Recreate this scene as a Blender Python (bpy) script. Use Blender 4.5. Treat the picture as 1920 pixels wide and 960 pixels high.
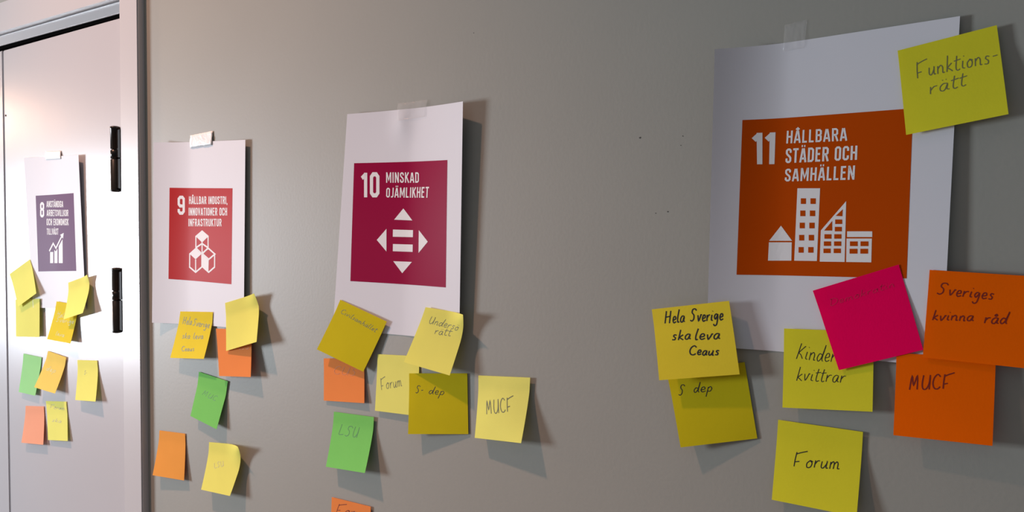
import bpy, bmesh, math, random
from mathutils import Vector, Matrix

for o in list(bpy.data.objects):
    bpy.data.objects.remove(o)
scn = bpy.context.scene
COL = scn.collection

# ------------------------------------------------------------------ camera
cd = bpy.data.cameras.new('camera'); cam = bpy.data.objects.new('camera', cd); COL.objects.link(cam)
yaw = math.radians(35); pitch = math.radians(-2.1); roll = 0.007
fw = Vector((-math.sin(yaw)*math.cos(pitch), math.cos(yaw)*math.cos(pitch), math.sin(pitch)))
r0 = Vector((math.cos(yaw), math.sin(yaw), 0)); u0 = r0.cross(fw)
up = u0*math.cos(roll) - r0*math.sin(roll); rt = r0*math.cos(roll) + u0*math.sin(roll)
m = Matrix((rt, up, -fw)).transposed().to_4x4(); m.translation = Vector((0, -0.76, 1.65))
cam.matrix_world = m
cd.sensor_width = 36; cd.lens = 1500/1920*36; cd.clip_start = .01
scn.camera = cam

# ------------------------------------------------------------------ light and exposure
scn.view_settings.view_transform = 'Standard'; scn.view_settings.look = 'None'
scn.view_settings.gamma = 1; scn.view_settings.use_curve_mapping = False
scn.view_settings.exposure = 0.0
w = bpy.data.worlds.new('world'); scn.world = w; w.use_nodes = True
w.node_tree.nodes['Background'].inputs[0].default_value = (.80, .90, 1, 1)
w.node_tree.nodes['Background'].inputs[1].default_value = 0.18
def area(name, loc, direction, sx, sy, power, color, spread=180):
    l = bpy.data.lights.new(name, 'AREA'); l.shape = 'RECTANGLE'; l.size = sx; l.size_y = sy
    l.energy = power; l.color = color; l.spread = math.radians(spread)
    o = bpy.data.objects.new(name, l); COL.objects.link(o); o.location = loc
    o.rotation_euler = Vector(direction).to_track_quat('-Z', 'Y').to_euler()
    return o
# daylight through the window in the left wall
area('window_daylight', (-4.17, -1.60, 1.47), (1, 0, 0), .60, .74, 131, (.83, .91, 1.0))
# warm ceiling spotlight over the left part of the wall
def lamp(name, loc, power, color, r):
    l = bpy.data.lights.new(name, 'POINT'); l.energy = power; l.color = color; l.shadow_soft_size = r
    o = bpy.data.objects.new(name, l); COL.objects.link(o); o.location = loc
def spot(name, loc, target, power, color, r, angle, blend):
    l = bpy.data.lights.new(name, 'SPOT'); l.energy = power; l.color = color; l.shadow_soft_size = r
    l.spot_size = math.radians(angle); l.spot_blend = blend
    o = bpy.data.objects.new(name, l); COL.objects.link(o); o.location = loc
    o.rotation_euler = (Vector(target)-Vector(loc)).to_track_quat('-Z', 'Y').to_euler()
spot('ceiling_lamp_light', (-2.0, -.92, 3.75), (-.85, -.05, .72), 280, (1.0, .56, .40), .045, 46, 1.)
lamp('wall_lamp_light', (-4.0, -.68, 2.12), 20, (1.0, .62, .42), .09)

# ------------------------------------------------------------------ materials
def mat(name, col, rough=.6, spec=.4, metal=0., noise=0., bump=0., scale=60., coat=0., transl=0., alpha=1.):
    m = bpy.data.materials.new(name); m.use_nodes = True
    nt = m.node_tree; N = nt.nodes; L = nt.links
    b = N['Principled BSDF']
    b.inputs['Base Color'].default_value = (*col, 1); b.inputs['Roughness'].default_value = rough
    b.inputs['Specular IOR Level'].default_value = spec; b.inputs['Metallic'].default_value = metal
    if coat: b.inputs['Coat Weight'].default_value = coat; b.inputs['Coat Roughness'].default_value = .3
    if alpha < 1: b.inputs['Alpha'].default_value = alpha
    tc = N.new('ShaderNodeTexCoord')
    if noise:
        n = N.new('ShaderNodeTexNoise'); n.inputs['Scale'].default_value = scale*.12; n.inputs['Detail'].default_value = 5
        L.new(tc.outputs['Object'], n.inputs['Vector'])
        r = N.new('ShaderNodeMapRange'); r.inputs[1].default_value = .3; r.inputs[2].default_value = .7
        r.inputs[3].default_value = 1-noise; r.inputs[4].default_value = 1+noise
        L.new(n.outputs['Fac'], r.inputs[0])
        mx = N.new('ShaderNodeVectorMath'); mx.operation = 'SCALE'; mx.inputs[0].default_value = col
        L.new(r.outputs[0], mx.inputs['Scale']); L.new(mx.outputs[0], b.inputs['Base Color'])
    if bump:
        n2 = N.new('ShaderNodeTexNoise'); n2.inputs['Scale'].default_value = scale*4; n2.inputs['Detail'].default_value = 3
        L.new(tc.outputs['Object'], n2.inputs['Vector'])
        bp = N.new('ShaderNodeBump'); bp.inputs['Strength'].default_value = bump; bp.inputs['Distance'].default_value = .001
        L.new(n2.outputs['Fac'], bp.inputs['Height']); L.new(bp.outputs[0], b.inputs['Normal'])
    if transl:
        t = N.new('ShaderNodeBsdfTranslucent'); t.inputs[0].default_value = (*col, 1)
        ms = N.new('ShaderNodeMixShader'); ms.inputs[0].default_value = transl
        out = N['Material Output']
        L.new(b.outputs[0], ms.inputs[1]); L.new(t.outputs[0], ms.inputs[2]); L.new(ms.outputs[0], out.inputs[0])
    return m
M = {
 'wall': mat('wall_paint', (.33,.325,.29), .5, .36, noise=.015, bump=.10, scale=60),
 'ceiling': mat('ceiling_paint', (.62, .60, .58), .8), 'floor': mat('floor_vinyl', (.36, .25, .20), .5, noise=.1),
 'door': mat('door_paint', (.53, .52, .54), .25, .42, noise=.01, bump=.04, scale=30),
 'trim': mat('trim_paint', (.57, .555, .565), .30, .45, noise=.01, bump=.03, scale=30),
 'dark': mat('gap_shade', (.004, .004, .004), .9, 0.),  # near-black colour used as the shade inside the door gaps
 'hinge': mat('bronze_hinge', (.030, .024, .020), .28, .6, metal=.7, noise=.3, scale=300),
 'plate': mat('hinge_plate_bronze', (.012, .010, .009), .6, .15),
 'paper': mat('poster_paper', (.77, .77, .82), .55, .25, noise=.01, transl=.12),
 'tape': mat('masking_tape', (.86, .86, .86), .45, .4, bump=.5, scale=80),
 'clear': mat('clear_tape', (.85, .85, .85), .12, .6, alpha=.10, bump=.4, scale=60),
 'mark': mat('wall_mark', (.10, .10, .09), .8),
 'ink8': mat('print_plum', (.12, .04, .12), .4, .02, noise=.02),
 'ink9': mat('print_red', (.45, .006, .004), .38, .02, noise=.02),
 'ink10': mat('print_crimson', (.29, .0, .042), .34, .035, noise=.02),
 'ink11': mat('print_burnt_orange', (.49, .062, .0), .5, .04, noise=.02),
 'white': mat('print_white', (.80, .79, .80), .55, .15),
 'pen': mat('black_pen', (.016, .014, .016), .5), 'pencil': mat('grey_pencil', (.16, .16, .07), .6),
 'redpen': mat('pen_on_orange', (.20, .012, .004), .5), 'pinkpen': mat('pen_on_magenta', (.66, .0, .07), .5),
 'faint': mat('faint_pencil', (.52, .46, .14), .6), 'greenpen': mat('pen_on_green', (.07, .25, .05), .6),
 'salmonpen': mat('pen_on_orange_faint', (.60, .17, .04), .6),
 'glass': mat('window_glass', (.9, .95, .95), .03, alpha=.15),
}
for k, c in {'lemon': (.92, .88, .20), 'yellow': (.90, .74, .05), 'pale': (.96, .94, .24), 'olive': (.72, .61, .015), 'green': (.25, .72, .17),
             'orange': (.98, .33, .09), 'peach': (.95, .42, .08), 'salmon': (.97, .36, .18), 'amber': (.96, .74, .17), 'mint': (.42, .84, .36), 'blush': (1., .47, .29),
             'deep': (1., .16, .0), 'magenta': (.98, .0, .12), 'lime': (.84, .79, .04)}.items():
    M[k] = mat('note_'+k, c, .8, .05, noise=.02, bump=.1, scale=200, transl=.22)

# ------------------------------------------------------------------ helpers
def link(name, me, mt=None, parent=None):
    o = bpy.data.objects.new(name, me); COL.objects.link(o)
    if mt: me.materials.append(mt)
    if parent: o.parent = parent
    return o
def pymesh(name, vs, fs, smooth=False):
    me = bpy.data.meshes.new(name); me.from_pydata(vs, [], fs); me.update()
    if smooth:
        for p in me.polygons: p.use_smooth = True
    return me
def box(bm, x0, x1, y0, y1, z0, z1, bev=0.):
    r = bmesh.ops.create_cube(bm, size=1)
    for v in r['verts']:
        v.co = Vector(((x0+x1)/2+v.co.x*(x1-x0), (y0+y1)/2+v.co.y*(y1-y0), (z0+z1)/2+v.co.z*(z1-z0)))
    if bev:
        es = list({e for v in r['verts'] for e in v.link_edges})
        bmesh.ops.bevel(bm, geom=es, offset=bev, segments=2, affect='EDGES')
def boxes(name, lst, mt, parent=None, bev=0.):
    bm = bmesh.new()
    for b in lst: box(bm, *b, bev)
    me = bpy.data.meshes.new(name); bm.to_mesh(me); bm.free()
    return link(name, me, mt, parent)
def struct(o): o['kind'] = 'structure'; return o
def lathe(name, prof, cx, cy, mt, parent, n=20):
    vs = []; fs = []
    for r, z in prof:
        for i in range(n):
            a = 2*math.pi*i/n; vs.append((cx+r*math.cos(a), cy+r*math.sin(a), z))
    k = len(prof)
    for j in range(k-1):
        for i in range(n):
            fs.append((j*n+i, j*n+(i+1) % n, (j+1)*n+(i+1) % n, (j+1)*n+i))
    fs.append(tuple(range(n))[::-1]); fs.append(tuple((k-1)*n+i for i in range(n)))
    me = pymesh(name, vs, fs)
    for p in me.polygons: p.use_smooth = len(p.vertices) == 4
    o = link(name, me, mt, parent)
    return o

# ------------------------------------------------------------------ the setting
struct(boxes('wall_back', [(-1.335, 1.6, 0, .12, 0, 3.9), (-4.2, -1.335, 0, .12, 2.055, 3.9), (-4.2, -2.36, 0, .12, 0, 2.055)], M['wall']))
struct(boxes('floor', [(-4.3, 1.6, -3.6, .12, -.05, 0)], M['floor']))
struct(boxes('ceiling', [(-4.3, 1.6, -3.6, .12, 3.9, 3.95)], M['ceiling']))
wy0, wy1, wz0, wz1 = -1.95, -1.25, 1.04, 1.90
struct(boxes('wall_left', [(-4.3, -4.2, -3.6, wy0, 0, 3.9), (-4.3, -4.2, wy1, 0, 0, 3.9), (-4.3, -4.2, wy0, wy1, 0, wz0), (-4.3, -4.2, wy0, wy1, wz1, 3.9)], M['wall']))
win = struct(boxes('window_1', [(-4.26, -4.21, wy0, wy0+.04, wz0, wz1), (-4.26, -4.21, wy1-.04, wy1, wz0, wz1), (-4.26, -4.21, wy0+.04, wy1-.04, wz0, wz0+.04), (-4.26, -4.21, wy0+.04, wy1-.04, wz1-.04, wz1)], M['trim'], bev=.003))
boxes('pane', [(-4.24, -4.235, wy0+.04, wy1-.04, wz0+.04, wz1-.04)], M['glass'], win)
# cupboard doors: two flush leaves
d1 = struct(boxes('door_1', [(-1.8125, -1.3635, -.002, .036, .012, 2.0062)], M['door'], bev=.0012))
# top edge a hair out of level, as in the photograph
for v in d1.data.vertices:
    if v.co.z > 1.9: v.co.z += (v.co.x+1.59)*.006
d2 = struct(boxes('door_2', [(-2.262, -1.8185, -.002, .036, .012, 2.005)], M['door'], bev=.0012))
boxes('dark_recess', [(-2.30, -1.34, .038, .045, .005, 2.03)], M['dark'])['kind'] = 'structure'  # near-black sheet behind the leaves, stands in for shade in their gaps
bpy.data.objects['dark_recess'].name = 'gap_shade_back'
# frame members behind the casing, then the casing itself
struct(boxes('trim_1', [(-1.3515, -1.2943, -.012, 0.03, 0, 2.118)], M['trim'], bev=.0022))         # right casing
struct(boxes('trim_2', [(-2.37, -1.3517, -.015, .01, 2.0377, 2.096)], M['trim'], bev=.0005))        # head casing
struct(boxes('trim_3', [(-2.32, -1.3517, -.0032, .03, 2.0158, 2.0358)], M['trim'], bev=.0008))       # head frame under it
struct(boxes('trim_4', [(-2.37, -2.312, -.012, .01, 0, 2.039)], M['trim'], bev=.0018))              # left casing
struct(boxes('trim_5', [(-1.3622, -1.352, .004, .03, 0, 2.014)], M['trim']))                        # jamb beside the leaf
struct(boxes('gap_shade_head', [(-2.32, -1.352, -.0008, .03, 2.0095, 2.0156), (-2.32, -1.352, .004, .03, 2.0, 2.0095)], M['dark']))   # near-black strip painted as the shade in the gap over the leaves
def hinge(z0, z1):
    h = z1-z0; cx, cy, r = -1.3705, -.0105, .0078
    zs = z1-h*.36; zc = z1-h*.50
    prof = [(.0045, z0), (.0076, z0+.001), (.0084, z0+.002), (.0084, z0+.0045), (r, z0+.0055), (r, zc-.001), (.0068, zc-.0005), (.0068, zc+.0008), (r, zc+.001),
            (r, zs-.001), (.0064, zs-.0006), (.0064, zs+.001), (r, zs+.0015), (r, z1-.006), (.0084, z1-.005), (.0084, z1-.002), (.0070, z1-.001), (.004, z1)]
    hg = lathe('hinge', prof, cx, cy, M['hinge'], d1, 28)
    boxes('knuckle_plate', [(-1.3655, -1.3513, -.0125, -.003, z0+.006, zc), (-1.3655, -1.3513, -.0125, -.003, zc+.002, z1-.007)], M['plate'], hg, bev=.0006)
hinge(1.7055, 1.8202); hinge(1.4585, 1.5738)
bm = bmesh.new(); r = bmesh.ops.create_uvsphere(bm, u_segments=12, v_segments=8, radius=.0022)
for v in r['verts']: v.co.y *= .5; v.co += Vector((-1.8055, -.0024, 1.8713))
me = bpy.data.meshes.new('screw_head'); bm.to_mesh(me); bm.free(); link('screw_head', me, M['hinge'], d1)
# small nicks and filled holes in the wall paint, parts of the wall
wb = bpy.data.objects['wall_back']
for (x, z, r_) in ((-.3708, 1.7434, .0020), (-.3237, 1.7423, .0012), (-.3255, 1.733, .001), (-.3387, 1.6663, .0016), (-.352, 1.665, .001), (-.59, 1.88, .0010)):
    r_ *= .65; rnd = random.Random(int(x*-10000)); vs = [(x, -.0004, z)]+[(x+r_*rnd.uniform(.6, 1.3)*math.cos(a*.785), -.0001, z+r_*.8*rnd.uniform(.5, 1.2)*math.sin(a*.785)) for a in range(8)]
    link('paint_nick', pymesh('paint_nick', vs, [(0, 1+i, 1+(i+1) % 8) for i in range(8)]), M['mark'], wb)

# ---- curved paper surface
def bil(q,u,v):
    return tuple((q[0][k]*(1-u)+q[1][k]*u)*(1-v)+(q[3][k]*(1-u)+q[2][k]*u)*v for k in range(len(q[0])))
def inv_bil(q,x,z):
    u=v=.5
    for _ in range(12):
        p=bil(q,u,v);pu=bil(q,u+1e-4,v);pv=bil(q,u,v+1e-4)
        a=(pu[0]-p[0])*1e4;b=(pv[0]-p[0])*1e4;c=(pu[1]-p[1])*1e4;d=(pv[1]-p[1])*1e4
        det=a*d-b*c
        if abs(det)<1e-12: return 9,9
        ex=x-p[0];ez=z-p[1]
        u+=(ex*d-b*ez)/det;v+=(a*ez-c*ex)/det
        u=max(-2,min(3,u));v=max(-2,min(3,v))
    return u,v
def lift(s,u,v):
    """distance of the paper from its wall or door, metres"""
    tl,tr,br,bl=[m*.001 for m in s['lift']]
    uu=max(0,min(1,u));vv=max(0,min(1,v))
    if s['kind']=='poster':
        uc=s['uc'];L=tl+(bl-tl)*vv;R=tr+(br-tr)*vv
        h=L*((uc-uu)/uc)**1.6 if uu<uc else R*((uu-uc)/(1-uc))**1.5
        h+=s.get('belly',0)*.001*math.sin(math.pi*vv)
    else:
        g=s.get('glue',.2);t=0 if vv<g else ((vv-g)/(1-g))**s.get('pow',1.25)
        a=tl+(tr-tl)*uu;b=bl+(br-bl)*uu
        h=a+(b-a)*t
        h+=s.get('belly',0)*.001*math.sin(math.pi*uu)*math.sin(math.pi*vv)
    for (cu,cv,r,amt) in s.get('curl',[]):
        d=1-math.hypot(uu-cu,vv-cv)/r
        if d>0: h+=amt*.001*d*d
    return h+s['base']
def point(s,u,v,off=0.):
    x,z=bil(s['q'],u,v)
    if off:
        e=.01
        px=bil(s['q'],u+e,v);pz=bil(s['q'],u,v+e);h=lift(s,u,v)
        hu=lift(s,min(1,u+e),v)-lift(s,min(1,u+e)-e,v);hv=lift(s,u,min(1,v+e))-lift(s,u,min(1,v+e)-e)
        A=(px[0]-x,-hu,px[1]-z);B=(pz[0]-x,-hv,pz[1]-z)
        n=(A[1]*B[2]-A[2]*B[1],A[2]*B[0]-A[0]*B[2],A[0]*B[1]-A[1]*B[0])
        l=math.sqrt(sum(c*c for c in n));n=[c/l for c in n]
        if n[1]>0:n=[-c for c in n]
        return (x+n[0]*off,s['y']-h+n[1]*off,z+n[2]*off)
    return (x,s['y']-lift(s,u,v),z)

# paper sheets: corners (x, z) on the wall in metres, distances from the wall in mm
SHEETS = {
 'P8': {'kind': 'poster', 'lift': (5, 6.5, 3, 6), 'y': -0.002, 'base': 0.0005, 'uc': 0.45, 'q': [(-1.7163, 1.7803), (-1.5, 1.7766), (-1.4871, 1.4921), (-1.6854, 1.4826)]},
 'P9': {'kind': 'poster', 'lift': (12, 4.5, 5.5, 9), 'y': 0.0, 'base': 0.0005, 'uc': 0.38, 'q': [(-1.2482, 1.7851), (-1.0169, 1.7771), (-1.0218, 1.4934), (-1.2631, 1.4845)]},
 'P10': {'kind': 'poster', 'lift': (7, 12, 8, 5), 'y': 0.0, 'base': 0.0005, 'uc': 0.55, 'curl': [(0.47, 0.05, 0.16, 2.2)], 'q': [(-0.7969, 1.7985), (-0.596, 1.798), (-0.6032, 1.5112), (-0.8275, 1.5072)]},
 'P11': {'kind': 'poster', 'lift': (17, 3, 7, 10), 'y': 0.0, 'base': 0.0005, 'uc': 0.32, 'q': [(-0.285, 1.821), (-0.0808, 1.826), (-0.0867, 1.5351), (-0.291, 1.5337)]},
 'n2': {'kind': 'note', 'lift': (1, 1, 2, 2), 'y': -0.002, 'base': 0.00536, 'q': [(-1.7607, 1.4941), (-1.6587, 1.5022), (-1.6588, 1.4265), (-1.7586, 1.4191)]},
 'n1': {'kind': 'note', 'lift': (1, 1, 7, 6), 'y': -0.002, 'base': 0.00568, 'q': [(-1.7842, 1.5455), (-1.6954, 1.5787), (-1.6575, 1.5131), (-1.7371, 1.4819)]},
 'n4': {'kind': 'note', 'lift': (1, 1, 10, 7), 'y': -0.002, 'base': 0.00191, 'q': [(-1.598, 1.5003), (-1.5172, 1.4981), (-1.5285, 1.4261), (-1.6252, 1.4254)]},
 'n3': {'kind': 'note', 'lift': (1, 2, 17, 12), 'y': -0.002, 'base': 0.00232, 'curl': [(1, 0, 0.5, 6)], 'q': [(-1.5511, 1.5384), (-1.4684, 1.5572), (-1.4674, 1.4879), (-1.5483, 1.4699)]},
 'n5': {'kind': 'note', 'lift': (1, 1, 6, 5), 'y': -0.002, 'base': 0.0005, 'q': [(-1.7407, 1.3851), (-1.6642, 1.3851), (-1.682, 1.3072), (-1.7551, 1.3054)]},
 'n6': {'kind': 'note', 'lift': (1, 2, 14, 12), 'y': -0.002, 'base': 0.0005, 'q': [(-1.6377, 1.4004), (-1.5647, 1.3952), (-1.5847, 1.3251), (-1.6725, 1.3264)]},
 'n7': {'kind': 'note', 'lift': (1, 1, 11, 8), 'y': -0.002, 'base': 0.0005, 'q': [(-1.5246, 1.394), (-1.4535, 1.4003), (-1.4415, 1.3281), (-1.5203, 1.3201)]},
 'n8': {'kind': 'note', 'lift': (1, 1, 7, 7), 'y': -0.002, 'base': 0.0005, 'q': [(-1.7349, 1.2788), (-1.6583, 1.2881), (-1.6497, 1.2141), (-1.7422, 1.2034)]},
 'n9': {'kind': 'note', 'lift': (1, 1, 5, 4), 'y': -0.002, 'base': 0.0005, 'glue': 0.33, 'pow': 1.0, 'q': [(-1.6493, 1.2999), (-1.569, 1.3095), (-1.5567, 1.2361), (-1.6364, 1.2252)]},
 'n10': {'kind': 'note', 'lift': (1, 2, 14, 9), 'y': 0.0, 'base': 0.00119, 'q': [(-1.1925, 1.5075), (-1.1029, 1.5127), (-1.1098, 1.4395), (-1.2097, 1.4305)]},
 'n12': {'kind': 'note', 'lift': (1, 1, 7, 3), 'y': 0.0, 'base': 0.0055, 'q': [(-1.0902, 1.488), (-1.0045, 1.4932), (-0.9971, 1.4234), (-1.0799, 1.415)]},
 'n11': {'kind': 'note', 'lift': (1, 2, 15, 5), 'y': 0.0, 'base': 0.00466, 'curl': [(1, 0, 0.5, 7)], 'glue': 0.28, 'pow': 1.0, 'q': [(-1.0679, 1.5293), (-0.9871, 1.549), (-0.9735, 1.479), (-1.0603, 1.4561)]},
 'n13': {'kind': 'note', 'lift': (1, 1.5, 10, 8), 'y': 0.0, 'base': 0.0005, 'glue': 0.3, 'pow': 1.0, 'q': [(-1.1434, 1.4136), (-1.0675, 1.4071), (-1.0847, 1.3311), (-1.1569, 1.3414)]},
 'n14': {'kind': 'note', 'lift': (1, 1, 6, 9), 'y': 0.0, 'base': 0.0005, 'q': [(-1.2571, 1.3012), (-1.1829, 1.3072), (-1.1791, 1.2315), (-1.2659, 1.2249)]},
 'n15': {'kind': 'note', 'lift': (1, 4, 15, 12), 'y': 0.0, 'base': 0.0005, 'curl': [(1, 0.0, 0.55, 13)], 'q': [(-1.1176, 1.3037), (-1.0218, 1.3153), (-1.0449, 1.2353), (-1.1234, 1.229)]},
 'n17': {'kind': 'note', 'lift': (1, 1, 4, 2), 'y': 0.0, 'base': 0.0005, 'q': [(-0.8502, 1.4647), (-0.772, 1.4726), (-0.7679, 1.4133), (-0.8492, 1.4058)]},
 'n16': {'kind': 'note', 'lift': (3, 1, 4, 8), 'y': 0.0, 'base': 0.00309, 'q': [(-0.8121, 1.5492), (-0.7275, 1.5255), (-0.7673, 1.4559), (-0.8535, 1.4782)]},
 'n18': {'kind': 'note', 'lift': (1, 1, 4, 3), 'y': 0.0, 'base': 0.0005, 'q': [(-0.7463, 1.4808), (-0.6735, 1.4852), (-0.6741, 1.4094), (-0.7492, 1.4056)]},
 'n20': {'kind': 'note', 'lift': (7, 1, 1, 10), 'y': 0.0, 'base': 0.0005, 'q': [(-0.6851, 1.463), (-0.5961, 1.4721), (-0.594, 1.3981), (-0.684, 1.386)]},
 'n19': {'kind': 'note', 'lift': (1, 2, 11, 6), 'y': 0.0, 'base': 0.00559, 'curl': [(1, 0, 0.5, 9)], 'q': [(-0.6586, 1.5489), (-0.5912, 1.545), (-0.6112, 1.47), (-0.6905, 1.4773)]},
 'n21': {'kind': 'note', 'lift': (1, 2.5, 15, 9), 'y': 0.0, 'base': 0.0005, 'belly': 1.5, 'q': [(-0.5791, 1.4714), (-0.5036, 1.4777), (-0.5069, 1.4042), (-0.5781, 1.3978)]},
 'n22': {'kind': 'note', 'lift': (1, 2, 14, 10), 'y': 0.0, 'base': 0.0005, 'q': [(-0.8299, 1.3926), (-0.7521, 1.3965), (-0.7567, 1.3236), (-0.8362, 1.3169)]},
 'n23': {'kind': 'note', 'lift': (1, 1.5, 6, 4), 'y': 0.0, 'base': 0.0005, 'q': [(-0.8344, 1.2723), (-0.7584, 1.2748), (-0.7588, 1.1967), (-0.8388, 1.1872)]},
 'n26': {'kind': 'note', 'lift': (5, 1, 1, 10), 'y': 0.0, 'base': 0.0005, 'q': [(-0.3349, 1.5018), (-0.2561, 1.5209), (-0.2424, 1.4487), (-0.3166, 1.4297)]},
 'n25': {'kind': 'note', 'lift': (2, 1, 2.5, 7), 'y': 0.0, 'base': 0.01056, 'q': [(-0.3491, 1.5668), (-0.2689, 1.5802), (-0.2567, 1.5106), (-0.3376, 1.4962)]},
 'n24': {'kind': 'note', 'lift': (1, 1, 8, 5), 'y': 0.0, 'base': 0.00341, 'q': [(-0.1271, 1.8031), (-0.0545, 1.8148), (-0.0442, 1.742), (-0.1182, 1.7303)]},
 'n27': {'kind': 'note', 'lift': (1, 1, 6, 4), 'y': 0.0, 'base': 0.00327, 'q': [(-0.2184, 1.5567), (-0.1409, 1.56), (-0.1393, 1.4903), (-0.2176, 1.483)]},
 'n30': {'kind': 'note', 'lift': (1, 1, 6, 4), 'y': 0.0, 'base': 0.00698, 'q': [(-0.1215, 1.5435), (-0.0482, 1.5463), (-0.0484, 1.4759), (-0.1219, 1.4727)]},
 'n28': {'kind': 'note', 'lift': (1, 1, 5, 4), 'y': 0.0, 'base': 0.00404, 'glue': 0.22, 'pow': 1.0, 'q': [(-0.193, 1.5935), (-0.122, 1.6197), (-0.1008, 1.5484), (-0.1682, 1.5236)]},
 'n29': {'kind': 'note', 'lift': (1, 1, 5, 4), 'y': 0.0, 'base': 0.0061, 'q': [(-0.0978, 1.6161), (-0.0243, 1.6137), (-0.0266, 1.5408), (-0.1009, 1.5421)]},
 'n31': {'kind': 'note', 'lift': (1, 1.5, 9, 5), 'y': 0.0, 'base': 0.0005, 'q': [(-0.223, 1.4696), (-0.1481, 1.4696), (-0.1503, 1.3949), (-0.2264, 1.3936)]},
}
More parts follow.
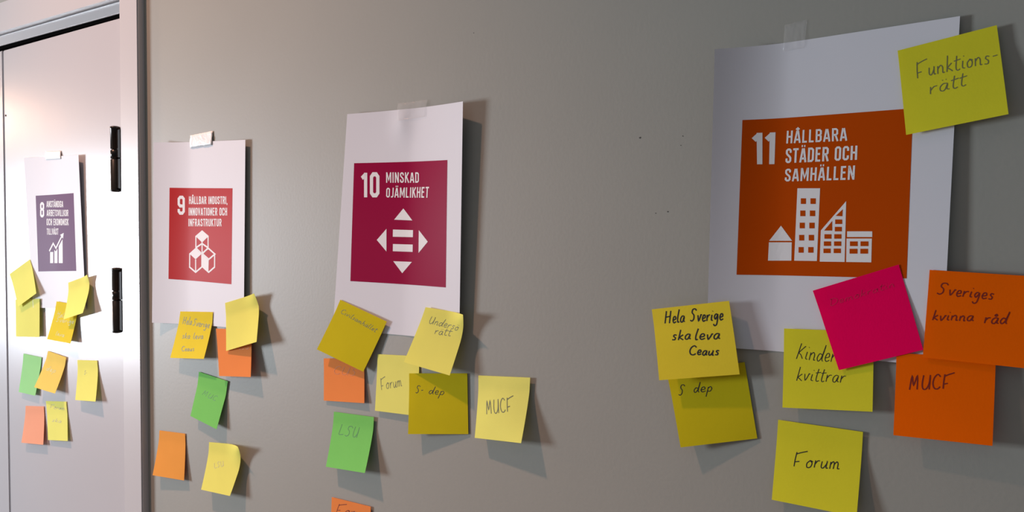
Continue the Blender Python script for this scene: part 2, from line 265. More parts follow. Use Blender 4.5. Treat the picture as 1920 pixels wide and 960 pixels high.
ART = {
 'P11': {'print': [(0.1276, 0.2386), (0.844, 0.2484), (0.8515, 0.7483), (0.1249, 0.7518)], 'text': [('11', [(0.0667, 0.0817), (0.2074, 0.0834), (0.2085, 0.2895), (0.0789, 0.2863)]), ('HÅLLBARA', [(0.2751, 0.0824), (0.6384, 0.0863), (0.6413, 0.1667), (0.2736, 0.1621)]), ('STÄDER OCH', [(0.2748, 0.1943), (0.7023, 0.2001), (0.7022, 0.2858), (0.2738, 0.2862)]), ('SAMHÄLLEN', [(0.2752, 0.3221), (0.6936, 0.3197), (0.6925, 0.4056), (0.2737, 0.402)])], 'poly': [[(0.2623, 0.6826), (0.3355, 0.7788), (0.1925, 0.779)], [(0.1916, 0.7886), (0.3335, 0.7884), (0.3358, 0.9046), (0.2852, 0.9054), (0.2825, 0.8343), (0.2436, 0.8346), (0.2393, 0.906), (0.1904, 0.9065)], [(0.3552, 0.4476), (0.4932, 0.4519), (0.4911, 0.9047), (0.3533, 0.9045)], [(0.6495, 0.5354), (0.6545, 0.908), (0.5082, 0.9081), (0.5076, 0.7138)], [(0.6618, 0.7203), (0.8039, 0.721), (0.8051, 0.7551), (0.6629, 0.755)], [(0.6601, 0.7643), (0.8033, 0.7642), (0.8053, 0.9079), (0.6632, 0.908)]], 'dark': [[(0.3787, 0.5112), (0.4099, 0.512), (0.4113, 0.5475), (0.38, 0.5468)], [(0.4375, 0.5127), (0.4695, 0.5135), (0.4708, 0.5488), (0.4389, 0.5481)], [(0.3782, 0.5878), (0.4095, 0.5883), (0.4108, 0.6239), (0.3795, 0.6234)], [(0.437, 0.5887), (0.469, 0.5894), (0.4703, 0.6247), (0.4383, 0.6242)], [(0.3776, 0.6643), (0.4089, 0.6647), (0.4102, 0.7003), (0.3791, 0.7001)], [(0.4364, 0.665), (0.4685, 0.6653), (0.4698, 0.7007), (0.4378, 0.7005)], [(0.3771, 0.7413), (0.4083, 0.7413), (0.4098, 0.7769), (0.3786, 0.7769)], [(0.4359, 0.7413), (0.4678, 0.7413), (0.4693, 0.7768), (0.4374, 0.7768)], [(0.3767, 0.818), (0.4079, 0.8179), (0.4092, 0.8535), (0.378, 0.8538)], [(0.4355, 0.8177), (0.4674, 0.8176), (0.4688, 0.8531), (0.4368, 0.8534)], [(0.6316, 0.5846), (0.631, 0.6276), (0.5924, 0.6245)], [(0.59, 0.6467), (0.6306, 0.6472), (0.6317, 0.6749), (0.5909, 0.6746)], [(0.5895, 0.692), (0.6301, 0.6924), (0.6312, 0.7203), (0.5905, 0.7201)], [(0.5725, 0.6559), (0.5747, 0.7154), (0.5268, 0.715)], [(0.5299, 0.7373), (0.5712, 0.7375), (0.5722, 0.7656), (0.5309, 0.7656)], [(0.5878, 0.7375), (0.6296, 0.7375), (0.6307, 0.7655), (0.5889, 0.7654)], [(0.5282, 0.782), (0.5706, 0.7818), (0.5717, 0.8099), (0.5292, 0.8102)], [(0.5884, 0.7819), (0.6302, 0.7817), (0.6312, 0.8096), (0.5894, 0.8098)], [(0.5276, 0.8266), (0.57, 0.8263), (0.5711, 0.8544), (0.5286, 0.8549)], [(0.5878, 0.8262), (0.6296, 0.8259), (0.6307, 0.8538), (0.5887, 0.8543)], [(0.6802, 0.7816), (0.7244, 0.7816), (0.7254, 0.8102), (0.6813, 0.8105)], [(0.7404, 0.7814), (0.785, 0.7813), (0.786, 0.8099), (0.7414, 0.8103)], [(0.6798, 0.8268), (0.7249, 0.8263), (0.726, 0.8563), (0.6809, 0.8568)], [(0.7409, 0.8263), (0.7845, 0.8259), (0.7855, 0.8557), (0.7421, 0.8562)]], 'stroke': []},
 'P10': {'print': [(0.0866, 0.2251), (0.874, 0.2359), (0.8875, 0.776), (0.1184, 0.7674)], 'text': [('10', [(0.0825, 0.0775), (0.2735, 0.0802), (0.2815, 0.2874), (0.091, 0.2871)]), ('MINSKAD', [(0.3415, 0.0813), (0.6886, 0.0876), (0.6914, 0.1711), (0.3449, 0.1671)]), ('OJÄMLIKHET', [(0.3495, 0.2098), (0.8036, 0.2054), (0.7998, 0.2928), (0.3495, 0.2887)])], 'poly': [[(0.5323, 0.3786), (0.6297, 0.4757), (0.4401, 0.4717)], [(0.431, 0.5528), (0.6402, 0.5541), (0.6405, 0.6116), (0.4316, 0.6124)], [(0.4352, 0.6722), (0.6409, 0.6716), (0.6414, 0.7315), (0.4357, 0.7319)], [(0.3635, 0.5481), (0.3702, 0.7363), (0.2662, 0.6426)], [(0.7023, 0.553), (0.8018, 0.6439), (0.7051, 0.7377)], [(0.443, 0.8143), (0.6363, 0.813), (0.538, 0.9096)]], 'dark': [], 'stroke': []},
 'P9': {'print': [(0.1582, 0.2482), (0.8628, 0.2542), (0.8613, 0.7671), (0.1593, 0.7523)], 'text': [('9', [(0.1149, 0.0859), (0.2269, 0.0844), (0.231, 0.2887), (0.1185, 0.2912)]), ('HÅLLBAR INDUSTRI,', [(0.2889, 0.0897), (0.922, 0.0843), (0.9234, 0.1653), (0.2906, 0.1736)]), ('INNOVATIONER OCH', [(0.2862, 0.2131), (0.9186, 0.2034), (0.9201, 0.2846), (0.288, 0.2972)]), ('INFRASTRUKTUR', [(0.2851, 0.332), (0.8313, 0.3201), (0.8327, 0.3995), (0.2868, 0.4137)])], 'poly': [[(0.5145, 0.4493), (0.626, 0.5077), (0.5171, 0.5802), (0.4046, 0.5147)], [(0.4074, 0.644), (0.5159, 0.6993), (0.4137, 0.7662), (0.3054, 0.7081)], [(0.5231, 0.6992), (0.6309, 0.7598), (0.6281, 0.9023), (0.5262, 0.8481)]], 'dark': [], 'stroke': [(9, [(0.4121, 0.5145), (0.4147, 0.6413), (0.5196, 0.7051), (0.6174, 0.6335), (0.615, 0.508)]), (9, [(0.5169, 0.5743), (0.5197, 0.7112)]), (9, [(0.4147, 0.6413), (0.5174, 0.5921), (0.6174, 0.6335)]), (9, [(0.3144, 0.7079), (0.3157, 0.855), (0.4165, 0.9053), (0.5187, 0.8426), (0.5159, 0.6993)]), (9, [(0.4137, 0.7662), (0.4165, 0.9053)]), (9, [(0.5159, 0.6993), (0.6212, 0.6381), (0.7299, 0.6962), (0.6309, 0.7562), (0.5231, 0.6992)]), (9, [(0.7262, 0.6965), (0.727, 0.8344), (0.6281, 0.8964)])]},
 'P8': {'print': [(0.1581, 0.255), (0.8676, 0.2457), (0.8459, 0.7519), (0.128, 0.7586)], 'text': [('8', [(0.1012, 0.0886), (0.2004, 0.0916), (0.1877, 0.2901), (0.0886, 0.2876)]), ('ANSTÄNDIGA', [(0.2603, 0.0758), (0.7034, 0.0901), (0.6974, 0.1729), (0.2551, 0.1598)]), ('ARBETSVILLKOR', [(0.2573, 0.1925), (0.8394, 0.2094), (0.8333, 0.2917), (0.2519, 0.2765)]), ('OCH EKONOMISK', [(0.2455, 0.3089), (0.8359, 0.324), (0.8297, 0.4099), (0.2398, 0.3965)]), ('TILLVÄXT', [(0.2415, 0.4374), (0.5444, 0.4439), (0.5386, 0.525), (0.2362, 0.519)])], 'poly': [[(0.3053, 0.7477), (0.3841, 0.7489), (0.3744, 0.8942), (0.2957, 0.8933)], [(0.416, 0.7202), (0.4497, 0.7439), (0.5012, 0.704), (0.4875, 0.8952), (0.4042, 0.8944)], [(0.5377, 0.6754), (0.6503, 0.5847), (0.6327, 0.8966), (0.5217, 0.8954)], [(0.5876, 0.5281), (0.6883, 0.5048), (0.6632, 0.5792)]], 'dark': [], 'stroke': [(18, [(0.2861, 0.7357), (0.3918, 0.636), (0.4577, 0.6998), (0.6281, 0.5497)])]},
}
WRITING = {
 'n24': [('Funktions-', [(0.1409, 0.1815), (0.9597, 0.2238), (0.9697, 0.4042), (0.1558, 0.3708)]), ('rätt', [(0.2548, 0.427), (0.6297, 0.4232), (0.6458, 0.5826), (0.2732, 0.59)])],
 'n25': [('Hela', [(0.1595, 0.0414), (0.4258, 0.0571), (0.4119, 0.2275), (0.1458, 0.2139)]), ('Sverige', [(0.4956, 0.0578), (0.9094, 0.0844), (0.8944, 0.251), (0.481, 0.2276)]), ('ska', [(0.219, 0.3196), (0.4685, 0.3305), (0.4599, 0.4702), (0.2115, 0.4607)]), ('leva', [(0.5173, 0.3355), (0.8365, 0.3545), (0.8242, 0.4991), (0.5063, 0.4822)]), ('Ceaus', [(0.4253, 0.5556), (0.801, 0.5989), (0.7845, 0.7211), (0.41, 0.6796)])],
 'n26': [('S', [(0.1224, 0.1717), (0.1989, 0.1824), (0.1721, 0.3234), (0.0949, 0.3132)]), ('dep', [(0.3133, 0.1769), (0.5596, 0.1974), (0.5444, 0.3235), (0.2966, 0.3041)])],
 'n27': [('Kinder', [(0.1593, 0.1714), (0.6059, 0.2071), (0.5898, 0.4083), (0.1423, 0.3737)]), ('kvittrar', [(0.153, 0.4747), (0.7042, 0.4837), (0.6991, 0.6574), (0.148, 0.6498)])],
 'n28': [('Demokratin', [(0.1343, 0.1611), (0.8952, 0.1547), (0.8953, 0.2281), (0.1323, 0.238)])],
 'n29': [('Sveriges', [(0.0918, 0.134), (0.6462, 0.1566), (0.6427, 0.2861), (0.0884, 0.2671)]), ('kvinna', [(0.0553, 0.4523), (0.4658, 0.4265), (0.4707, 0.539), (0.0609, 0.5672)]), ('råd', [(0.5675, 0.4173), (0.7877, 0.4143), (0.7882, 0.5426), (0.5683, 0.5471)])],
 'n30': [('MUCF', [(0.1326, 0.264), (0.5803, 0.211), (0.5909, 0.3795), (0.1441, 0.437)])],
 'n31': [('Forum', [(0.2054, 0.3755), (0.7608, 0.3098), (0.7663, 0.481), (0.212, 0.5518)])],
 'n21': [('MUCF', [(0.146, 0.4003), (0.6849, 0.3147), (0.7553, 0.5233), (0.213, 0.6134)])],
 'n20': [('S-', [(0.1126, 0.2029), (0.2448, 0.2027), (0.2455, 0.3256), (0.1138, 0.3259)]), ('dep', [(0.3511, 0.2119), (0.626, 0.2378), (0.6128, 0.3601), (0.3386, 0.3343)])],
 'n18': [('Forum', [(0.0514, 0.4249), (0.5627, 0.3312), (0.6224, 0.5255), (0.1156, 0.6242)])],
 'n19': [('Undersö', [(0.1727, 0.1353), (0.9068, 0.1617), (0.8854, 0.2869), (0.1873, 0.262)]), ('rätt', [(0.3623, 0.2939), (0.7377, 0.275), (0.7624, 0.3956), (0.399, 0.417)])],
 'n16': [('Civilsamhället', [(0.1118, 0.1245), (0.8964, 0.1741), (0.8885, 0.2606), (0.1013, 0.2127)])],
 'n17': [('CUS', [(0.2565, 0.1642), (0.8604, 0.2314), (0.8334, 0.4109), (0.2285, 0.3504)])],
 'n22': [('LSU', [(0.1733, 0.2145), (0.6575, 0.2254), (0.6536, 0.4158), (0.1667, 0.4068)])],
 'n23': [('Forum', [(0.1303, 0.0893), (0.9722, 0.0439), (0.9364, 0.2139), (0.0998, 0.2527)])],
 'n10': [('Hela', [(0.1135, 0.1038), (0.3977, 0.1237), (0.4024, 0.284), (0.1193, 0.2643)]), ('Sverige', [(0.4404, 0.1472), (0.9372, 0.1992), (0.9388, 0.346), (0.4376, 0.295)]), ('ska', [(0.1722, 0.4475), (0.4179, 0.4557), (0.4475, 0.5806), (0.2028, 0.5728)]), ('leva', [(0.5016, 0.4543), (0.7988, 0.4503), (0.8376, 0.5747), (0.5424, 0.5792)]), ('Ceaus', [(0.2476, 0.7436), (0.6281, 0.7369), (0.6643, 0.8383), (0.2853, 0.8456)])],
 'n4': [('Hela', [(0.1431, 0.2453), (0.5418, 0.2761), (0.5243, 0.3979), (0.1286, 0.3672)]), ('Sverige', [(0.1427, 0.3948), (0.9135, 0.3732), (0.9324, 0.4954), (0.1714, 0.5174)]), ('leva', [(0.2986, 0.7462), (0.6746, 0.7622), (0.6774, 0.8699), (0.3039, 0.8545)])],
 'n6': [('dep', [(0.1635, 0.3768), (0.656, 0.365), (0.6729, 0.4893), (0.1885, 0.4997)])],
 'n7': [('S-', [(0.335, 0.2644), (0.4674, 0.2621), (0.4748, 0.3545), (0.343, 0.3571)])],
 'n9': [('Forum', [(0.2001, 0.0812), (0.926, 0.1254), (0.8833, 0.2211), (0.1554, 0.1776)]), ('ska', [(0.2594, 0.4245), (0.7337, 0.4563), (0.7, 0.5503), (0.223, 0.5191)])],
 'n12': [('LSU', [(0.6424, 0.3481), (0.918, 0.3423), (0.918, 0.4211), (0.6402, 0.4269)])],
 'n13': [('MUC', [(0.2496, 0.3525), (0.7522, 0.3724), (0.7213, 0.482), (0.2138, 0.4677)])],
 'n15': [('LSU', [(0.1973, 0.431), (0.4683, 0.3632), (0.54, 0.4623), (0.2678, 0.5316)])],
}

# ------------------------------------------------------------------ paper sheets and what is written on them
def sheet_mesh(name, s, nu, nv, thick=.00016):
    vs = []; fs = []
    for off in (0., -thick):
        for j in range(nv+1):
            for i in range(nu+1):
                vs.append(point(s, i/nu, j/nv, off))
    W = nu+1; B = W*(nv+1)
    for j in range(nv):
        for i in range(nu):
            a = j*W+i
            fs.append((a, a+W, a+W+1, a+1)); fs.append((B+a, B+a+1, B+a+W+1, B+a+W))
    rim = list(range(W))+[j*W+nu for j in range(1, nv+1)]+[nv*W+i for i in range(nu-1, -1, -1)]+[j*W for j in range(nv-1, 0, -1)]
    k0 = len(vs); nr = len(rim)
    vs += [vs[i] for i in rim]+[vs[B+i] for i in rim]
    for i in range(nr):
        j = (i+1) % nr; fs.append((k0+i, k0+j, k0+nr+j, k0+nr+i))
    me = pymesh(name, vs, fs)
    for k, p in enumerate(me.polygons): p.use_smooth = k < 2*nu*nv
    return me
def fill(s, polys, off, size, seg=.006):
    """polygons in the sheet's own coordinates, laid on its curved surface"""
    bm = bmesh.new()
    for p in polys:
        f = bm.faces.new([bm.verts.new((u*size[0], v*size[1], 0)) for u, v in p])
    bmesh.ops.triangulate(bm, faces=bm.faces[:])
    for _ in range(6):
        es = [e for e in bm.edges if e.calc_length() > seg]
        if not es: break
        bmesh.ops.subdivide_edges(bm, edges=es, cuts=1)
        bmesh.ops.triangulate(bm, faces=[f for f in bm.faces if len(f.verts) > 3])
    for v in bm.verts:
        v.co = Vector(point(s, v.co.x/size[0], v.co.y/size[1], off))
    bm.normal_update()
    for f in bm.faces:
        if f.normal.y > 0: f.normal_flip()
    return bm
def addfill(s, name, polys, off, size, mt, parent, seg=.006):
    bm = fill(s, polys, off, size, seg); me = bpy.data.meshes.new(name); bm.to_mesh(me); bm.free()
    return link(name, me, mt, parent)
def ribbon(pts, w, closed=False):
    """quads along a polyline of width w with mitred joints"""
    if closed: pts = pts[:-1]
    n = len(pts); L = []; R = []
    for i in range(n):
        a = pts[(i-1) % n] if (closed or i > 0) else None; b = pts[(i+1) % n] if (closed or i < n-1) else None; p = pts[i]
        def d(q, r):
            l = math.hypot(r[0]-q[0], r[1]-q[1]) or 1e-9; return ((r[0]-q[0])/l, (r[1]-q[1])/l)
        if a is None: t = d(p, b); nx, ny, k = -t[1], t[0], 1
        elif b is None: t = d(a, p); nx, ny, k = -t[1], t[0], 1
        else:
            t1 = d(a, p); t2 = d(p, b); nx, ny = -(t1[1]+t2[1]), t1[0]+t2[0]; l = math.hypot(nx, ny)
            if l < .2: nx, ny, k = -t1[1], t1[0], 1
            else: nx /= l; ny /= l; k = min(2., 1/max(.3, nx*-t1[1]+ny*t1[0]))
        L.append((p[0]+nx*w/2*k, p[1]+ny*w/2*k)); R.append((p[0]-nx*w/2*k, p[1]-ny*w/2*k))
    out = []
    for i in range(n if closed else n-1):
        j = (i+1) % n; out.append([L[i], L[j], R[j], R[i]])
    return out
def smooth(pts, k=4):
    if len(pts) < 3: return pts
    P = [pts[0]]+list(pts)+[pts[-1]]; out = []
    for i in range(1, len(P)-2):
        for j in range(k):
            t = j/k
            out.append(tuple(.5*(2*P[i][c]+(P[i+1][c]-P[i-1][c])*t+(2*P[i-1][c]-5*P[i][c]+4*P[i+1][c]-P[i+2][c])*t*t+(3*P[i][c]-P[i-1][c]-3*P[i+1][c]+P[i+2][c])*t**3) for c in (0, 1)))
    return out+[tuple(pts[-1])]
def parse(t):
    out = []
    for g in t.strip().split('\n'):
        ch, wd, st = g.split('|'); ch = ch.strip() or ' '
        out.append((ch, (float(wd), [[tuple(map(float, q.split(','))) for q in k.split()] for k in st.split(';') if k.strip()])))
    return dict(out)
# condensed block capitals drawn by their centre lines (height 1, stroke .14)
BLOCK = parse('''A|.46|.05,0 .20,.97;.26,.97 .41,0;.12,.27 .34,.27
B|.42|.07,0 .07,1;.07,.93 .27,.93 .35,.84 .35,.62 .27,.53 .07,.53;.27,.53 .35,.44 .35,.16 .27,.07 .07,.07
C|.42|.35,.66 .35,.84 .27,.93 .15,.93 .07,.84 .07,.16 .15,.07 .27,.07 .35,.16 .35,.34
D|.42|.07,0 .07,1;.07,.93 .26,.93 .35,.83 .35,.17 .26,.07 .07,.07
E|.37|.07,0 .07,1;.07,.93 .34,.93;.07,.53 .31,.53;.07,.07 .34,.07
F|.35|.07,0 .07,1;.07,.93 .33,.93;.07,.52 .30,.52
G|.42|.35,.68 .35,.84 .27,.93 .15,.93 .07,.84 .07,.16 .15,.07 .27,.07 .35,.16 .35,.48 .22,.48
H|.43|.07,0 .07,1;.36,0 .36,1;.07,.52 .36,.52
I|.15|.075,0 .075,1
J|.30|.23,1 .23,.16 .16,.07 .02,.07
K|.43|.07,0 .07,1;.38,1 .10,.45;.17,.58 .40,0
L|.35|.07,0 .07,1;.07,.07 .33,.07
M|.56|.07,0 .07,1;.49,0 .49,1;.09,.97 .28,.25 .47,.97
N|.44|.07,0 .07,1;.37,0 .37,1;.08,.96 .36,.04
O|.42|.07,.5 .07,.84 .15,.93 .27,.93 .35,.84 .35,.16 .27,.07 .15,.07 .07,.16 .07,.5
R|.43|.07,0 .07,1;.07,.93 .27,.93 .35,.84 .35,.58 .27,.49 .07,.49;.24,.48 .38,0
S|.41|.34,.70 .34,.85 .26,.93 .15,.93 .07,.85 .07,.68 .12,.59 .28,.44 .34,.34 .34,.15 .26,.07 .15,.07 .07,.15 .07,.32
T|.38|.19,0 .19,1;.0,.93 .38,.93
U|.42|.07,1 .07,.16 .15,.07 .27,.07 .35,.16 .35,1
V|.42|.05,1 .20,.03;.22,.03 .37,1
X|.42|.05,1 .37,0;.37,1 .05,0
0|.46|.08,.5 .08,.82 .16,.92 .30,.92 .38,.82 .38,.18 .30,.08 .16,.08 .08,.18 .08,.5
1|.30|.20,0 .20,.98;.20,.92 .02,.76
8|.46|.16,.53 .08,.62 .08,.84 .16,.92 .30,.92 .38,.84 .38,.62 .30,.53 .16,.53;.16,.53 .08,.44 .08,.16 .16,.08 .30,.08 .38,.16 .38,.44 .30,.53 .16,.53
9|.46|.38,.46 .16,.46 .08,.56 .08,.83 .16,.92 .30,.92 .38,.83 .38,.18 .30,.08 .16,.08 .08,.18 .08,.30
,|.14|.08,.13 .05,-.12
 |.20|''')
BLOCK['Å'] = (.46, BLOCK['A'][1]+[[(.17, 1.10), (.23, 1.16), (.29, 1.10), (.23, 1.05), (.17, 1.10)]])
BLOCK['Ä'] = (.46, BLOCK['A'][1]+[[(.10, 1.13), (.19, 1.13)], [(.27, 1.13), (.36, 1.13)]])
# loose handwriting, capital height 1
HAND = parse('''C|.65|.55,.82 .35,1 .12,.8 .05,.4 .2,.05 .45,.0 .6,.15
D|.75|.12,1 .08,0;.0,.95 .35,1 .65,.7 .6,.25 .3,.0 .05,.03
F|.75|.12,1 .10,.5 .12,0;.08,.85 .4,.98 .75,1.08;.12,.32 .38,.36
H|.75|.1,1 .05,0;.55,1 .5,0;.08,.5 .5,.55
K|.6|.16,1 .05,0;.55,.85 .14,.42 .3,.3 .5,.05
L|.6|.08,1 .05,.4 .06,.03 .3,.04 .5,.08
M|.8|.05,0 .12,.95 .3,.3 .5,.95 .6,.0
S|.7|.6,.85 .45,1 .2,.95 .15,.7 .35,.5 .38,.2 .2,.02 .0,.1
U|.65|.08,1 .05,.4 .15,.05 .35,.05 .5,.4 .52,1 .55,.0
-|.4|.08,.4 .35,.43
a|.48|.4,.45 .2,.5 .05,.3 .08,.05 .25,.03 .38,.42 .36,.1 .48,.04
c|.4|.35,.42 .2,.5 .05,.3 .1,.05 .35,.06
d|.5|.35,.4 .15,.48 .03,.2 .15,.0 .33,.25 .45,1.05 .38,.2 .48,.02
e|.42|.06,.22 .32,.3 .28,.5 .12,.48 .05,.2 .18,.0 .4,.1
g|.48|.38,.42 .18,.5 .05,.28 .18,.08 .36,.4 .34,-.3 .15,-.45 .02,-.3
h|.48|.12,1 .05,0;.07,.25 .25,.5 .34,.35 .36,.0 .46,.03
i|.25|.1,.48 .08,.08 .22,.02;.14,.75 .17,.78
k|.45|.12,1 .06,0;.36,.5 .1,.25 .2,.18 .42,.0
l|.26|.15,1.05 .06,.4 .1,.03 .24,.06
m|.68|.05,.48 .06,0;.06,.3 .18,.5 .28,.38 .28,0;.29,.32 .42,.5 .52,.36 .54,.04 .66,.04
n|.48|.05,.48 .05,0;.06,.3 .22,.5 .34,.36 .35,.04 .46,.04
o|.44|.22,.5 .05,.3 .1,.03 .3,.05 .36,.32 .22,.5 .4,.42
p|.48|.1,.5 .03,-.5;.08,.35 .25,.52 .38,.32 .28,.05 .07,.08
r|.38|.06,.5 .06,0;.07,.25 .2,.46 .35,.48
s|.4|.34,.45 .18,.5 .12,.36 .28,.2 .24,.02 .05,.04
t|.34|.16,.9 .1,.2 .18,.0 .32,.06;.0,.6 .36,.66
u|.5|.06,.48 .06,.1 .2,.02 .36,.3 .38,.48 .38,.05 .5,.04
v|.44|.04,.48 .15,.02 .3,.3 .36,.5 .44,.46
 |.35|''')
HAND['ö'] = (.44, HAND['o'][1]+[[(.12, .74), (.15, .76)], [(.28, .75), (.31, .77)]])
HAND['å'] = (.48, HAND['a'][1]+[[(.2, .62), (.14, .72), (.22, .8), (.28, .7), (.2, .62)]])
HAND['ä'] = (.48, HAND['a'][1]+[[(.14, .74), (.17, .76)], [(.30, .75), (.33, .77)]])
def layout(s, text, quad, font, width, size, gap, hand, seed=0):
    """text laid into a quad given in the sheet's coordinates"""
    rnd = random.Random(seed); x = 0; st = []; slant = .16 if hand else 0
    for ch in text:
        wd, strokes = font[ch]
        dy = rnd.uniform(-.03, .03) if hand else 0; sc = rnd.uniform(.92, 1.08) if hand else 1
        for k in strokes: st.append([(x+px*sc+slant*py, py+dy) for px, py in k])
        x += wd*sc+gap
    x -= gap
    q = [(u*size[0], v*size[1]) for u, v in quad]
    W = (math.dist(q[0], q[1])+math.dist(q[3], q[2]))/2; Hh = (math.dist(q[0], q[3])+math.dist(q[1], q[2]))/2
    out = []
    for k in st:
        P = [(px/x*W, py*Hh) for px, py in k]
        if hand: P = smooth(P)
        closed = (not hand) and math.dist(P[0], P[-1]) < 1e-6
        if not hand and len(P) > 3: # split long straight runs is done by the fill subdivision
            pass
        for qd in ribbon(P, width*(Hh if width > .01 else 1), closed):
            out.append([tuple(c/size[i] for i, c in enumerate(bil(q, a/W, 1-b/Hh))) for a, b in qd])
    return out
A4 = (.21, .297); SQ = (.076, .076)
OBJ = {}
def top(o, label, cat, group): o['label'] = label; o['category'] = cat; o['group'] = group
def make_note(key, colour, label, group, ink='pencil', ww=.0006, name='sticky_note'):
    s = SHEETS[key]
    o = link(name, sheet_mesh(name, s, 18, 18), M[colour]); top(o, label, 'sticky note', group); OBJ[key] = o
    if key in WRITING:
        polys = []
        for i, (t, q) in enumerate(WRITING[key]):
            polys += layout(s, t, q, HAND, ww, SQ, .06, True, hash_(key)+i)
        addfill(s, 'handwriting', polys, .00012, SQ, M[ink], o, .004)
    return o
def hash_(k): return sum(ord(c)*7 for c in k)
def make_poster(key, ink, label):
    s = SHEETS[key]; a = ART[key]
    o = link('poster', sheet_mesh('poster', s, 40, 44), M['paper']); top(o, label, 'poster', 'printed goal posters taped in a row'); OBJ[key] = o
    pu = a['print']; lerp = lambda p: bil(pu, p[0], p[1])
    n = 26; g = [[lerp((i/n, j/n)) for i in range(n+1)] for j in range(n+1)]
    vs = [point(s, u, v, .00012) for r in g for u, v in r]
    fs = [(j*(n+1)+i, (j+1)*(n+1)+i, (j+1)*(n+1)+i+1, j*(n+1)+i+1) for j in range(n) for i in range(n)]
    pr = link('printed_square', pymesh('printed_square', vs, fs, True), M[ink], o)
    def shapes(ps): return [[lerp(p) for p in q] for q in ps]
    for i, (t, q) in enumerate(a['text']):
        qq = [lerp(p) for p in q]
        bigger = i == 0
        polys = layout(s, t, qq, BLOCK, .165 if bigger else .14, A4, .10, False)
        addfill(s, 'numeral' if bigger else 'lettering', polys, .00024, A4, M['white'], pr, .005)
    polys = shapes(a['poly'])
    for w_, pl in a['stroke']:
        pts = [lerp(p) for p in pl]; pm = [(u*A4[0], v*A4[1]) for u, v in pts]
        sc = .146/850 if key == 'P8' else .146/560 if key == 'P9' else .0002
        polys += [[(x/A4[0], y/A4[1]) for x, y in qd] for qd in ribbon(pm, w_*sc*1.15)]
    addfill(s, 'pictogram', polys, .00024, A4, M['white'], pr)
    if a['dark']: addfill(s, 'pictogram_window', shapes(a['dark']), .00036, A4, M[ink], pr)
    return o
def strip(name, q, mt, label, cat, y, under=None, n=14, ripple=.0004, group=None):
    """a piece of tape over the sheet's top edge and onto the wall"""
    rnd = random.Random(int(abs(q[0][0])*1000)); vs = []; fs = []
    m_ = 6
    hs = [[rnd.uniform(0, ripple) for i in range(n+1)] for j in range(m_+1)]
    for off in (.00025, 0.):
        for j in range(m_+1):
            for i in range(n+1):
                x, z = bil(q, i/n, j/m_); h = .0002
                if under:
                    S_ = SHEETS[under]; a, b = inv_bil(S_['q'], x, z)
                    e = max(0, min(1, (b+.035)/.035)); h = max(h, lift(S_, a, max(0, b))*e+.0003)
                vs.append((x, y-h-hs[j][i]-off, z))
    W = n+1; B = W*(m_+1)
    for j in range(m_):
        for i in range(n):
            a = j*W+i; fs.append((a, a+W, a+W+1, a+1)); fs.append((B+a, B+a+1, B+a+W+1, B+a+W))
    for i in range(n):
        fs.append((i, i+1, B+i+1, B+i)); a = m_*W+i; fs.append((a+1, a, B+a, B+a+1))
    for j in range(m_):
        a = j*W; fs.append((a+W, a, B+a, B+a+W)); a = j*W+n; fs.append((a, a+W, B+a+W, B+a))
    o = link(name, pymesh(name, vs, fs, True), mt); o['label'] = label; o['category'] = cat
    if group: o['group'] = group
    return o

make_poster('P8', 'ink8', 'white poster with plum square numbered 8 and growth chart, taped on the door')
make_poster('P9', 'ink9', 'white poster with red square numbered 9 and three cubes, beside the door casing')
make_poster('P10', 'ink10', 'white poster with crimson square numbered 10 and four arrows around an equals sign')
make_poster('P11', 'ink11', 'white poster with burnt orange square numbered 11 and four white buildings')
G8 = 'sticky notes on the cupboard door'; G9 = 'sticky notes around the poster numbered 9'
G10 = 'sticky notes around the poster numbered 10'; G11 = 'sticky notes around the poster numbered 11'
make_note('n2', 'pale', 'pale yellow note on the door, tucked below the tilted note at the left edge', G8)
make_note('n1', 'pale', 'yellow note tilted left of the purple poster square, topmost note on the door', G8)
make_note('n4', 'yellow', 'yellow note with faint writing under the curled note at the poster corner on the door', G8, 'faint', .0009)
make_note('n3', 'pale', 'blank yellow note lifting off the bottom right corner of the poster numbered 8', G8)
make_note('n5', 'mint', 'pale green note on the white door, left of the amber note', G8)
make_note('n6', 'amber', 'amber yellow note overlapping the green note on the door', G8, 'faint', .0009)
make_note('n7', 'pale', 'light yellow note alone at the right of the door notes, bottom lifting', G8, 'pencil', .0008)
make_note('n8', 'blush', 'salmon pink orange note, lowest and leftmost on the door', G8)
make_note('n9', 'pale', 'pale green yellow note with grey scribble, right of the salmon note', G8, 'faint', .0012)
make_note('n12', 'orange', 'orange note half hidden under a yellow note below the poster numbered 9', G9, 'salmonpen')
make_note('n11', 'lemon', 'blank yellow note on the bottom right corner of the poster numbered 9', G9)
make_note('n10', 'yellow', 'yellow note with three lines of pen on the bottom edge of the poster numbered 9', G9, 'pencil', .0011)
make_note('n13', 'green', 'green note tilted clockwise below the yellow note with pen lines', G9, 'greenpen', .0007)
make_note('n14', 'peach', 'light orange note low beside the door casing', G9)
make_note('n15', 'lemon', 'yellow note with curled top right corner, lowest below the poster numbered 9', G9, 'faint', .0009)
make_note('n17', 'orange', 'orange note hanging below the tilted olive yellow note', G10, 'salmonpen', .0009)
make_note('n16', 'olive', 'olive yellow note tilted over the bottom left corner of the poster numbered 10', G10)
make_note('n18', 'pale', 'pale yellow note reading Forum, under two other yellow notes', G10, 'pencil', .0008)
make_note('n20', 'olive', 'dark olive yellow note reading S-dep', G10, 'pen', .0007)
make_note('n19', 'lemon', 'light yellow note curling off the bottom right corner of the poster numbered 10', G10, 'pencil', .0008)
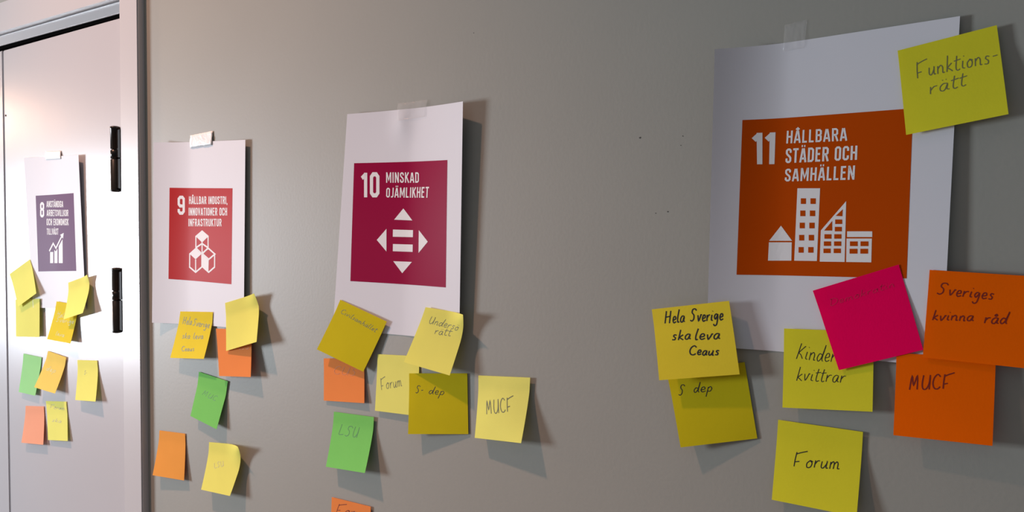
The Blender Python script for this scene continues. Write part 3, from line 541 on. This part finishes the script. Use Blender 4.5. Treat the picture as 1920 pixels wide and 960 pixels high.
make_note('n21', 'pale', 'light yellow note reading MUCF with a long shadow, right of the S-dep note', G10, 'pencil', .0011)
make_note('n22', 'green', 'bright green note reading LSU, below the poster numbered 10', G10, 'greenpen', .0010)
make_note('n23', 'orange', 'orange note cut by the bottom of the picture, below the green LSU note', G10, 'redpen', .0009)
make_note('n26', 'olive', 'dark yellow note reading S dep, tucked under the Hela Sverige note', G11, 'pen', .0008)
make_note('n25', 'yellow', 'yellow note reading Hela Sverige ska leva in thick black pen', G11, 'pen', .0013)
make_note('n24', 'lime', 'yellow green note stuck on the top right corner of the poster numbered 11', G11, 'pencil', .0008)
make_note('n27', 'lime', 'yellow note with two lines of slanted pen, partly under the magenta note', G11, 'pen', .0007)
make_note('n30', 'deep', 'deep orange note reading MUCF, right of the magenta note', G11, 'redpen', .0011)
make_note('n28', 'magenta', 'magenta pink note tilted over the bottom of the poster numbered 11', G11, 'pinkpen')
make_note('n29', 'deep', 'deep orange note with two pen lines at the right edge, above the orange MUCF note', G11, 'redpen', .0010)
make_note('n31', 'lime', 'yellow note reading Forum in black pen, lowest right on the wall', G11, 'pen', .0009)

TP = 'pieces of tape holding the posters'
strip('tape_piece', [(-1.6381, 1.7900), (-1.5776, 1.7880), (-1.5739, 1.7725), (-1.6364, 1.7735)], M['tape'], 'grey white tape strip at the top of the poster numbered 8', 'tape', -.002, 'P8', group=TP)
strip('tape_piece', [(-1.1628, 1.7925), (-1.1031, 1.7960), (-1.1033, 1.7741), (-1.1628, 1.7725)], M['tape'], 'crumpled white tape strip at the top of the poster numbered 9', 'tape', 0, 'P9', ripple=.0012, group=TP)
strip('tape_piece', [(-.7104, 1.8065), (-.6610, 1.8071), (-.6640, 1.7860), (-.7110, 1.7840)], M['clear'], 'wrinkled clear tape strip above the poster with the crimson square', 'tape', 0, 'P10', ripple=.0012, group=TP)
strip('tape_piece', [(-.2241, 1.8390), (-.2041, 1.8410), (-.2061, 1.8156), (-.2251, 1.8146)], M['clear'], 'clear tape strip above the poster with the orange square', 'tape', 0, 'P11', ripple=.0006, group=TP)
